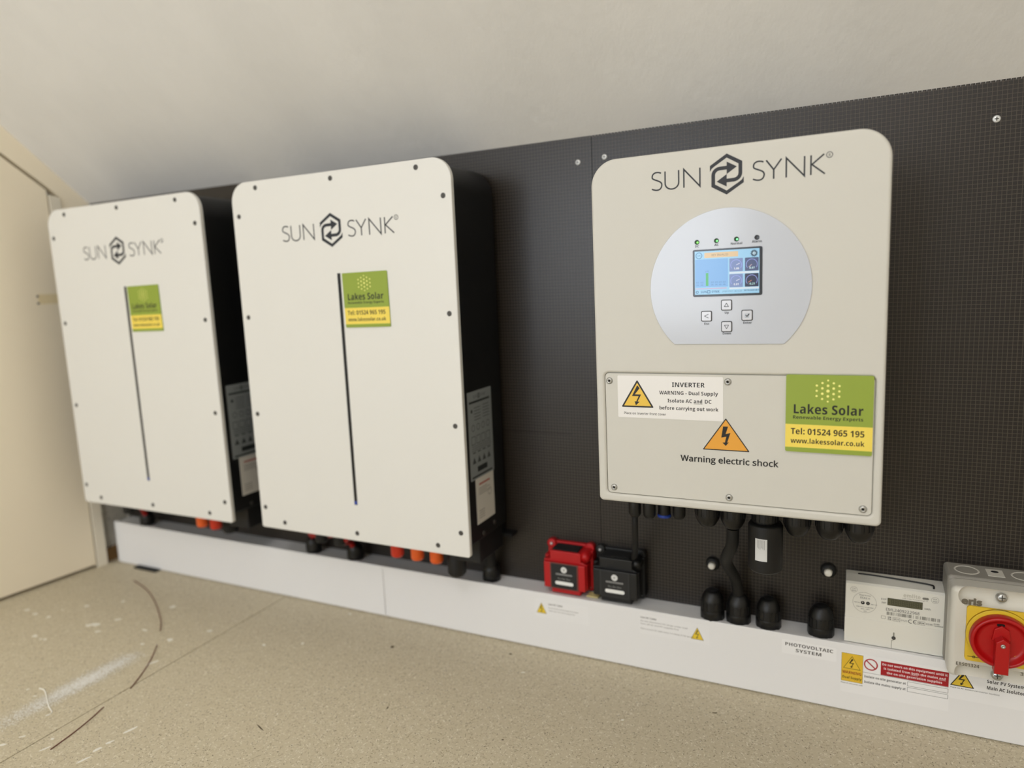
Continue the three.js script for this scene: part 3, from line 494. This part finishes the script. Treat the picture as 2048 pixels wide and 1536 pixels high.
{ // plug-in data logger hanging under the inverter
  const d = thing('data_logger', 'black plug-in data stick with white label hanging under the inverter', 'data stick', 0.9425, 0.2755, 0.125);
  part('housing', merge([lathe([[0, -0.042], [0.019, -0.042], [0.0225, -0.038], [0.0225, 0.022], [0.02, 0.026], [0, 0.026]], 36), lathe([[0, 0.026], [0.0165, 0.026], [0.0165, 0.045], [0, 0.045]], 16)]), M.black, d);
  const t = canvasTex(18, 31, 8, (x) => { x.fillStyle = '#e4e4e2'; x.fillRect(0, 0, 18, 31); x.fillStyle = '#9a9a9a'; for (let i = 0; i < 6; i++) x.fillRect(3.4 + i * 2, 1.5, 0.7, 11 + (i % 3)); });
  part('paper_label', new THREE.CylinderGeometry(0.0228, 0.0228, 0.031, 20, 1, true, -0.5, 0.7), print(t, { side: THREE.DoubleSide }), d, 'small white paper label').position.set(0, -0.007, 0);
}
solo('inverter_cable', tube([[0.8997, 0.288, 0.125], [0.898, 0.262, 0.118], [0.884, 0.22, 0.08], [0.892, 0.175, 0.04], [0.8945, 0.142, 0.0272]], 0.0085, 50, 16), M.rubber, 'thick black cable from inverter down into middle gland on trunking', 'cable');
solo('solar_cable', tube([[0.7535, 0.284, 0.1], [0.7535, 0.264, 0.1], [0.749, 0.235, 0.085], [0.738, 0.2, 0.05], [0.73, 0.183, 0.03]], 0.0048, 50, 12), M.rubber, 'thin black cable dropping from inverter into the black box', 'cable');

// ------------------------------------------------------------------ bus bar boxes
const busTex = canvasTex(48, 45, 10, (x) => {
  x.fillStyle = '#17181a'; x.fillRect(0, 0, 48, 45); x.fillStyle = '#e9e9e6'; x.beginPath(); x.arc(24, 10, 5.6, 0, 7); x.fill(); x.fillStyle = '#26282a'; x.beginPath(); x.arc(24, 10, 1.2, 0, 7); x.fill(); x.strokeStyle = '#9b9b99'; x.lineWidth = 0.5; x.beginPath(); x.arc(24, 10, 3.2, 0, 7); x.stroke();
  x.fillStyle = '#8d8d8b'; x.beginPath(); x.roundRect(8.5, 17.2, 31, 3.2, 1); x.fill(); x.fillStyle = '#17181a'; for (let i = 0; i < 11; i++) x.fillRect(10.6 + i * 2.6, 17.8, 0.5, 2);
  text(x, 'Bus Bar Box', 24, 28.4, 3.4, { a: 'c', w: 24, c: '#9a9a98' }); x.fillStyle = '#f2f2ee'; x.beginPath(); x.roundRect(7, 32, 34.5, 6.6, 3.2); x.fill();
});
function busBox(x, label, m, name) {
  const b = thing(name, label, 'box', x, 0.1055, 0, 'bus bar boxes');
  const lug = (X, Y) => lathe([[0, 0], [0.0085, 0], [0.0085, 0.011], [0.007, 0.012], [0, 0.012]], 20).rotateX(Math.PI / 2).translate(X, Y, 0);
  part('base', merge([box(-0.043, 0.043, 0.004, 0.081, 0, 0.008, 0.0015), lug(-0.035, 0.0765), lug(0.035, 0.0765), lug(-0.035, 0.008), lug(0.035, 0.008), box(-0.0435, -0.036, 0.01, 0.06, 0, 0.022, 0.001), box(0.036, 0.0435, 0.01, 0.075, 0, 0.02, 0.001)]), m, b);
  const s = new THREE.Shape([[-0.026, 0], [0.026, 0], [0.026, 0.009], [0.039, 0.011], [0.039, 0.056], [0.028, 0.060], [0.028, 0.075], [-0.028, 0.075], [-0.028, 0.06], [-0.039, 0.058], [-0.039, 0.011], [-0.026, 0.009]].map((p) => new THREE.Vector2(...p)));
  const c = part('cover', merge([extr(s, 0.004, 0.038, 0.0015), box(-0.0375, 0.0375, 0.010, 0.0565, 0.03, 0.044, 0.002), lathe([[0, 0], [0.0095, 0], [0.0095, 0.03], [0, 0.03]], 24).rotateX(Math.PI / 2).translate(0.0335, 0.068, 0.006)]), m, b);
  part('busbar_slot', box(-0.024, 0.022, 0.0745, 0.0775, 0.008, 0.034), M.hole, b);
  part('plate', box(-0.0255, 0.0255, 0.0105, 0.0565, 0.043, 0.0452, 0.001), m === M.redBox ? std(0x6f3a33, { roughness: 0.5 }) : std(0x2c2d2e, { roughness: 0.5 }), c, 'thin raised frame');
  sticker('nameplate', busTex, 0.046, 0.0425, 0, 0.0337, 0.0452, b, { th: 0.0004, edge: 0x222222, label: 'black nameplate with white circle' });
  for (const [X, Y] of [[-0.035, 0.0765], [0.035, 0.008]]) part('screw', lathe([[0, 0.003], [0.0018, 0.0026], [0.0032, 0], [0, 0]], 16).rotateX(Math.PI / 2).translate(X, Y, 0.0115), M.zinc, b);
}
busBox(0.6125, 'red plastic bus bar box on the dark wall', M.redBox, 'bus_bar_box');
busBox(0.7015, 'black plastic bus bar box next to the red one', std(0x0a0b0b, { roughness: 0.45 }), 'bus_bar_box');

// ------------------------------------------------------------------ electricity meter
{
  const W = 0.1252, H = 0.0886, D = 0.0372, m = thing('electricity_meter', 'small white electricity meter with grey display standing on trunking', 'meter', 1.0433 + W / 2, T_TOP + 0.0006, 0);
  const prof = new THREE.Shape([[0.0004, 0], [D, 0], [D, H], [D - 0.003, H + 0.0025], [0.012, H + 0.005], [0.0004, H + 0.005]].map(([z, y]) => new THREE.Vector2(-z, y)));
  part('body', new THREE.ExtrudeGeometry(prof, { depth: W - 0.002, bevelEnabled: true, bevelSize: 0.0008, bevelThickness: 0.001, bevelOffset: -0.0008, bevelSegments: 3 }).rotateY(Math.PI / 2).translate(-W / 2 + 0.001, 0, 0), M.meter, m);
  const cov = part('terminal_cover', extr(rrShape(-W / 2 - 0.0004, 0.0002, W / 2 + 0.0004, 0.0382, 0.0012), D - 0.012, D + 0.0009, 0.0006), M.meter, m, 'plain lower terminal cover');
  const face = canvasTex(W * 1000, 50, 14, (x, w) => {
    const K = '#3c3a34', P = '#6d6a62'; x.translate(0, 0);
    x.strokeStyle = '#a9a598'; x.lineWidth = 0.35; x.beginPath(); x.arc(24.5, 26, 15, 0, 7); x.stroke();
    x.beginPath(); x.arc(10.5, 8.2, 4.2, 0, 7); x.stroke(); text(x, '01A', 10.5, 7.6, 1.9, { a: 'c', c: P }); text(x, 'M24', 10.5, 10.8, 1.9, { a: 'c', c: P });
    x.beginPath(); x.arc(110, 8.6, 4.4, 0, 7); x.stroke(); text(x, '01A', 110, 8, 1.9, { a: 'c', c: P }); text(x, 'M24', 110, 11.2, 1.9, { a: 'c', c: P });
    text(x, 'Model Number', 25, 16, 1.7, { a: 'c', c: P, w: 15 }); text(x, 'ECA2.n', 25, 20.4, 2.6, { a: 'c', c: K, w: 12.5 });
    x.fillStyle = '#141311'; for (const X of [22.2, 28.8]) { x.beginPath(); x.arc(X, 26.6, 2.5, 0, 7); x.fill(); } x.fillStyle = '#d8d5ca'; x.beginPath(); x.arc(22, 26, 0.7, 0, 7); x.fill(); x.fillStyle = '#77756d'; x.beginPath(); x.arc(28.8, 26.5, 0.9, 0, 7); x.fill();
    text(x, '1000 imp', 10.8, 27.6, 1.5, { c: P, w: 8 }); text(x, 'kWh >0.8', 32.4, 28.2, 1.5, { c: K, w: 8 });
    text(x, '230V 50Hz 1.0-20(100)A', 25, 33.6, 1.6, { a: 'c', c: K, w: 22 }); text(x, '-40°C...+70°C', 25.5, 36.6, 1.6, { a: 'c', c: K, w: 12 }); text(x, '2024', 25.5, 39.6, 1.6, { a: 'c', c: P, w: 4 });
    text(x, 'EXP', 44.8, 18, 2.4, { c: P, w: 7 }); text(x, 'IMP', 45.6, 23.2, 2.4, { c: P, w: 6 }); text(x, 'kWh', 97.8, 24, 2.7, { c: P, w: 7.6 });
    text(x, 'emlite', 72, 9.4, 5, { b: 1, c: '#c9c4b5', w: 21 }); text(x, 'Unit 1 Way Peterborough PE', 71, 12.2, 1.2, { c: P, w: 31 });
    x.fillStyle = '#7a776e'; x.beginPath(); x.roundRect(95, 6.6, 7.6, 3.2, 1.6); x.fill();
    text(x, 'EML2409222968', 51, 33, 4.1, { c: K, w: 41.5 });
    x.fillStyle = '#8a877c'; for (let i = 0; i < 110; i++) if (rnd() < 0.62) x.fillRect(52 + i * 0.595, 34.6, 0.42, 4.7);
    x.strokeStyle = '#8d897d'; x.strokeRect(46, 41.8, 5, 4); text(x, 'UK', 54, 43.8, 2.3, { b: 1, c: K, w: 4.4 }); text(x, 'CA', 54, 46.8, 2.3, { b: 1, c: K, w: 4.4 });
    x.strokeRect(60.4, 41.8, 8.6, 5.2); text(x, 'M24', 61.2, 45.4, 2.3, { c: K, w: 7 }); text(x, '0120', 70.2, 45.6, 2.3, { c: P, w: 8 });
    x.strokeStyle = K; x.lineWidth = 0.75; x.beginPath(); x.arc(82, 44.2, 2.5, 1, 5.3); x.stroke(); x.beginPath(); x.arc(87.8, 44.2, 2.5, 1, 5.3); x.moveTo(85.5, 44.2); x.lineTo(88.4, 44.2); x.stroke();
    x.lineWidth = 0.35; x.strokeStyle = '#8d897d'; x.strokeRect(90.6, 41.8, 8.6, 5.2); text(x, 'M24', 91.4, 45.4, 2.3, { b: 1, c: K, w: 7 }); text(x, '0598', 100.4, 45.6, 2.3, { c: P, w: 8 }); text(x, '0120', 109.4, 43.6, 1.6, { b: 1, c: K, w: 7 }); text(x, '12345NB', 109.4, 46.2, 1.5, { b: 1, c: P, w: 11.5 });
  });
  decal('face_print', face, W, 0.05, 0, H - 0.025, D + 0.0002, m);
  const lcdT = canvasTex(43, 10.6, 14, (x) => { x.fillStyle = '#4b4a38'; x.fillRect(0, 0, 43, 10.6); x.fillStyle = '#5b5a45'; x.fillRect(0.9, 0.9, 41.2, 8.8); x.fillStyle = '#3f3e2f'; x.fillRect(1.5, 6, 1.2, 1.4); x.strokeStyle = '#403f30'; x.lineWidth = 0.6; for (let i = 0; i < 8; i++) { x.strokeRect(5 + i * 4.4, 2.2, 2.6, 3.1); x.strokeRect(5 + i * 4.4, 5.3, 2.6, 3.1); } x.fillRect(40.3, 3, 0.7, 5); });
  sticker('display', lcdT, 0.0426, 0.0106, 0.0117, 0.0691, D, m, { th: 0.0004, r: 0.0003, edge: 0x333328, label: 'dark grey seven digit display', rough: 0.2 });
  part('seal_screw', merge([new THREE.SphereGeometry(0.0026, 18, 12), new THREE.CylinderGeometry(0.0026, 0.0026, 0.004, 18).rotateX(Math.PI / 2).translate(0, 0, -0.002)]), M.darkSteel, cov).position.set(-0.0005, 0.0165, D + 0.0012);
  part('screw_slot', merge([box(-0.0012, 0.0004, 0.0195, 0.0247, D + 0.0003, D + 0.0012), box(-0.0032, -0.0026, 0.0005, 0.0125, D + 0.0003, D + 0.0012), box(-0.0032, -0.0008, 0.0121, 0.0127, D + 0.0003, D + 0.0012)]), std(0x8e8a7d), cov);
  part('antenna_wire', tube([[-0.047, H + 0.0058, 0.012], [-0.03, H + 0.0062, 0.0125], [0.01, H + 0.0062, 0.016], [0.043, H + 0.0058, 0.020], [0.0462, H + 0.0058, 0.0225], [0.0462, H + 0.0050, 0.029]], 0.0011, 60, 8), M.gland, m, 'thin bent black wire on top');
  part('side_clip', box(-W / 2 - 0.0016, -W / 2 + 0.0002, 0.006, 0.0105, 0.012, 0.02), M.black, m);
}

// ------------------------------------------------------------------ rotary isolator
{
  const W = 0.113, H = 0.1245, iso = thing('rotary_isolator', 'grey rotary isolator switch with round red handle on yellow plate', 'isolator', 1.1645 + W / 2, T_TOP + 0.0006, 0);
  const ev = new Evaluator(); ev.attributes = ['position', 'normal'];
  const cut = (a, list) => { let r = new Brush(a); r.updateMatrixWorld(); for (const g of list) { const b = new Brush(g); b.updateMatrixWorld(); r = ev.evaluate(r, b, SUBTRACTION); } const g = r.geometry; g.setAttribute('uv', new THREE.BufferAttribute(new Float32Array(g.attributes.position.count * 2), 2)); return g; };
  const base = part('base_box', box(-W / 2, W / 2, 0, H, 0.0003, 0.052, 0.005), M.isoBase, iso, 'darker grey rear half');
  for (const X of [-0.032, 0.032]) { const k = part('knockout', lathe([[0.0125, 0], [0.0136, 0.0007], [0.0147, 0]], 36).translate(X, H, 0.026).scale(1, 1, 1), M.iso, base); part('knockout_disc', lathe([[0, 0.0003], [0.0105, 0.0003], [0.0108, -0.0002]], 32).translate(X, H, 0.026), M.isoBase, k); }
  const vent = part('drain_tab', box(-0.0095, 0.0095, H - 0.002, H + 0.0005, 0.014, 0.038, 0.0004), M.iso, base); part('drain_hole', lathe([[0, 0.0002], [0.0036, 0.0002], [0.0036, 0]], 20).scale(1.25, 1, 1).translate(0, H + 0.0004, 0.022), M.hole, vent);
  const scoop = (y) => new THREE.CapsuleGeometry(0.0150, W - 0.045, 10, 32).rotateZ(Math.PI / 2).scale(1, 1.0, 1.15).translate(0, y, 0.093);
  const cover = part('cover', cut(box(-W / 2 + 0.0006, W / 2 - 0.0006, 0.0006, H - 0.0006, 0.0525, 0.088, 0.007), [scoop(H - 0.0105), scoop(0.0085)]), M.iso, iso, 'light grey front cover with scooped edges');
  const cs = (y) => { const s = part('screw', lathe([[0, 0.0045], [0.0035, 0.0043], [0.0058, 0.0025], [0.0062, 0], [0.0062, -0.008], [0, -0.008]], 28).rotateX(Math.PI / 2 - 0.25), M.steel, cover); s.position.set(-0.001, y, 0.0795); part('recess', merge([box(-0.0035, 0.0035, -0.0006, 0.0006, 0.003, 0.0048), box(-0.0006, 0.0006, -0.0035, 0.0035, 0.003, 0.0048)]).rotateX(-0.25), M.darkSteel, s); };
  cs(H - 0.0105); cs(0.0085);
  const FZ = 0.0882, cy = 0.0665, prints = canvasTex(W * 1000, 124, 9, (x) => {
    x.fillStyle = '#6a6353'; x.save(); x.translate(12.0, 20.6); x.scale(1, 1); text(x, 'eris', 0, 0, 8, { b: 1, s: 2, w: 22, c: '#6a6353' }); x.restore();
    text(x, 'ERS01324', 9, 105.5, 4.4, { b: 1, w: 26, c: '#6a6353' }); text(x, '32A 4P', 78, 105.5, 4.4, { b: 1, w: 22, c: '#6a6353' });
  });
  decal('cover_print', prints, W, 0.124, 0, 0.062, FZ + 0.0001, cover);
  const yp = canvasTex(77, 77, 8, (x) => { x.fillStyle = '#e6c236'; x.fillRect(0, 0, 77, 77); x.strokeStyle = '#5b4a16'; x.lineWidth = 0.9; x.beginPath(); x.ellipse(10, 20, 2, 5.5, 0.6, 0, 7); x.stroke(); x.beginPath(); x.moveTo(3, 71); x.lineTo(17, 71); x.moveTo(6, 71); x.arc(10, 71, 1.3, 0, 7); x.stroke(); });
  sticker('yellow_plate', yp, 0.077, 0.074, 0, cy - 0.0012, FZ, iso, { th: 0.0026, r: 0.004, edge: 0xd9b42c, label: 'yellow backing plate', rough: 0.4 });
  part('collar', lathe([[0, 0], [0.0362, 0], [0.0355, 0.005], [0, 0.005]], 48).rotateX(Math.PI / 2).translate(-0.003, cy, FZ + 0.0024), M.yellow, iso);
  const h = part('handle', lathe([[0, 0.009], [0.024, 0.009], [0.0295, 0.0105], [0.0315, 0.0155], [0.0345, 0.0165], [0.0368, 0.0145], [0.0372, 0.006], [0.036, 0.002], [0, 0.002]], 56).rotateX(Math.PI / 2), M.red, iso, 'round red rotary handle'); h.position.set(-0.003, cy - 0.0005, FZ + 0.0045); h.scale.set(0.9, 0.9, 1);
  const gs = new THREE.Shape([[-0.0082, -0.0415], [0.0082, -0.0415], [0.0082, 0.0045], [0, 0.0105], [-0.0082, 0.0045]].map((p) => new THREE.Vector2(...p)));
  const grip = part('grip', extr(gs, 0.006, 0.0235, 0.0015), M.red, h);
  part('grip_ridge', extr(new THREE.Shape([[-0.011, 0.002], [0.011, 0.002], [0.0085, 0.018], [0, 0.0235], [-0.0085, 0.018]].map((p) => new THREE.Vector2(...p))), 0.008, 0.0125, 0.001), M.red, h);
  part('centre_screw', lathe([[0, 0.0006], [0.001, 0.0004], [0.0012, 0.0012], [0.0026, 0.001], [0.003, 0], [0, 0]], 20).rotateX(Math.PI / 2).translate(0, 0.0005, 0.0235), M.steel, grip);
  for (const [X, Y] of [[-0.001, 0.0235], [0.0205, -0.0205]]) part('padlock_hole', merge([lathe([[0, 0.0003], [0.0042, 0.0003], [0.0042, 0]], 24).rotateX(Math.PI / 2).scale(1.1, 0.8, 1).translate(X, Y, 0.0091)]), Y > 0 ? M.hole : M.yellow, h);
}

// ------------------------------------------------------------------ paper globe lamp behind the camera
{
  const l = thing('pendant_lamp', 'round paper globe lamp hanging from the ceiling on a cord', 'lamp', LAMP.x, LAMP.y, LAMP.z);
  part('shade', new THREE.SphereGeometry(0.2, 40, 24), std(0xfff4e0, { emissive: new THREE.Color().setRGB(1.0, 0.98, 0.99), emissiveIntensity: 1.2 }), l);
  part('cord', new THREE.CylinderGeometry(0.003, 0.003, FLAT_Y - LAMP.y - 0.2, 10).translate(0, 0.2 + (FLAT_Y - LAMP.y - 0.2) / 2, 0), M.paint, l);
}

// ------------------------------------------------------------------ loose strands lying on the floor
const strand = (list, label) => solo('twig', tube(list.map(([u, v]) => { const p = onFloor(u, v, 0.001); return [p.x, 0.0011, p.z]; }), 0.0008, 40, 8), std(0x743f33, { roughness: 0.6 }), label, 'twig', 'thin twigs on the floor');
strand([[268, 1161], [292, 1178], [308, 1200], [319, 1230], [322, 1246], [320, 1262]], 'curved reddish brown twig on floor nearest the trunking');
strand([[314, 1290], [302, 1318], [284, 1347], [261, 1377]], 'slightly bent reddish brown twig crossing the floor joint');
strand([[207, 1414], [182, 1437], [145, 1467], [101, 1499]], 'straight reddish brown twig with a dark end beside the floor joint');

scene.traverse((o) => { if (o.isMesh) { o.castShadow = true; o.receiveShadow = true; } });
renderer.render(scene, camera);
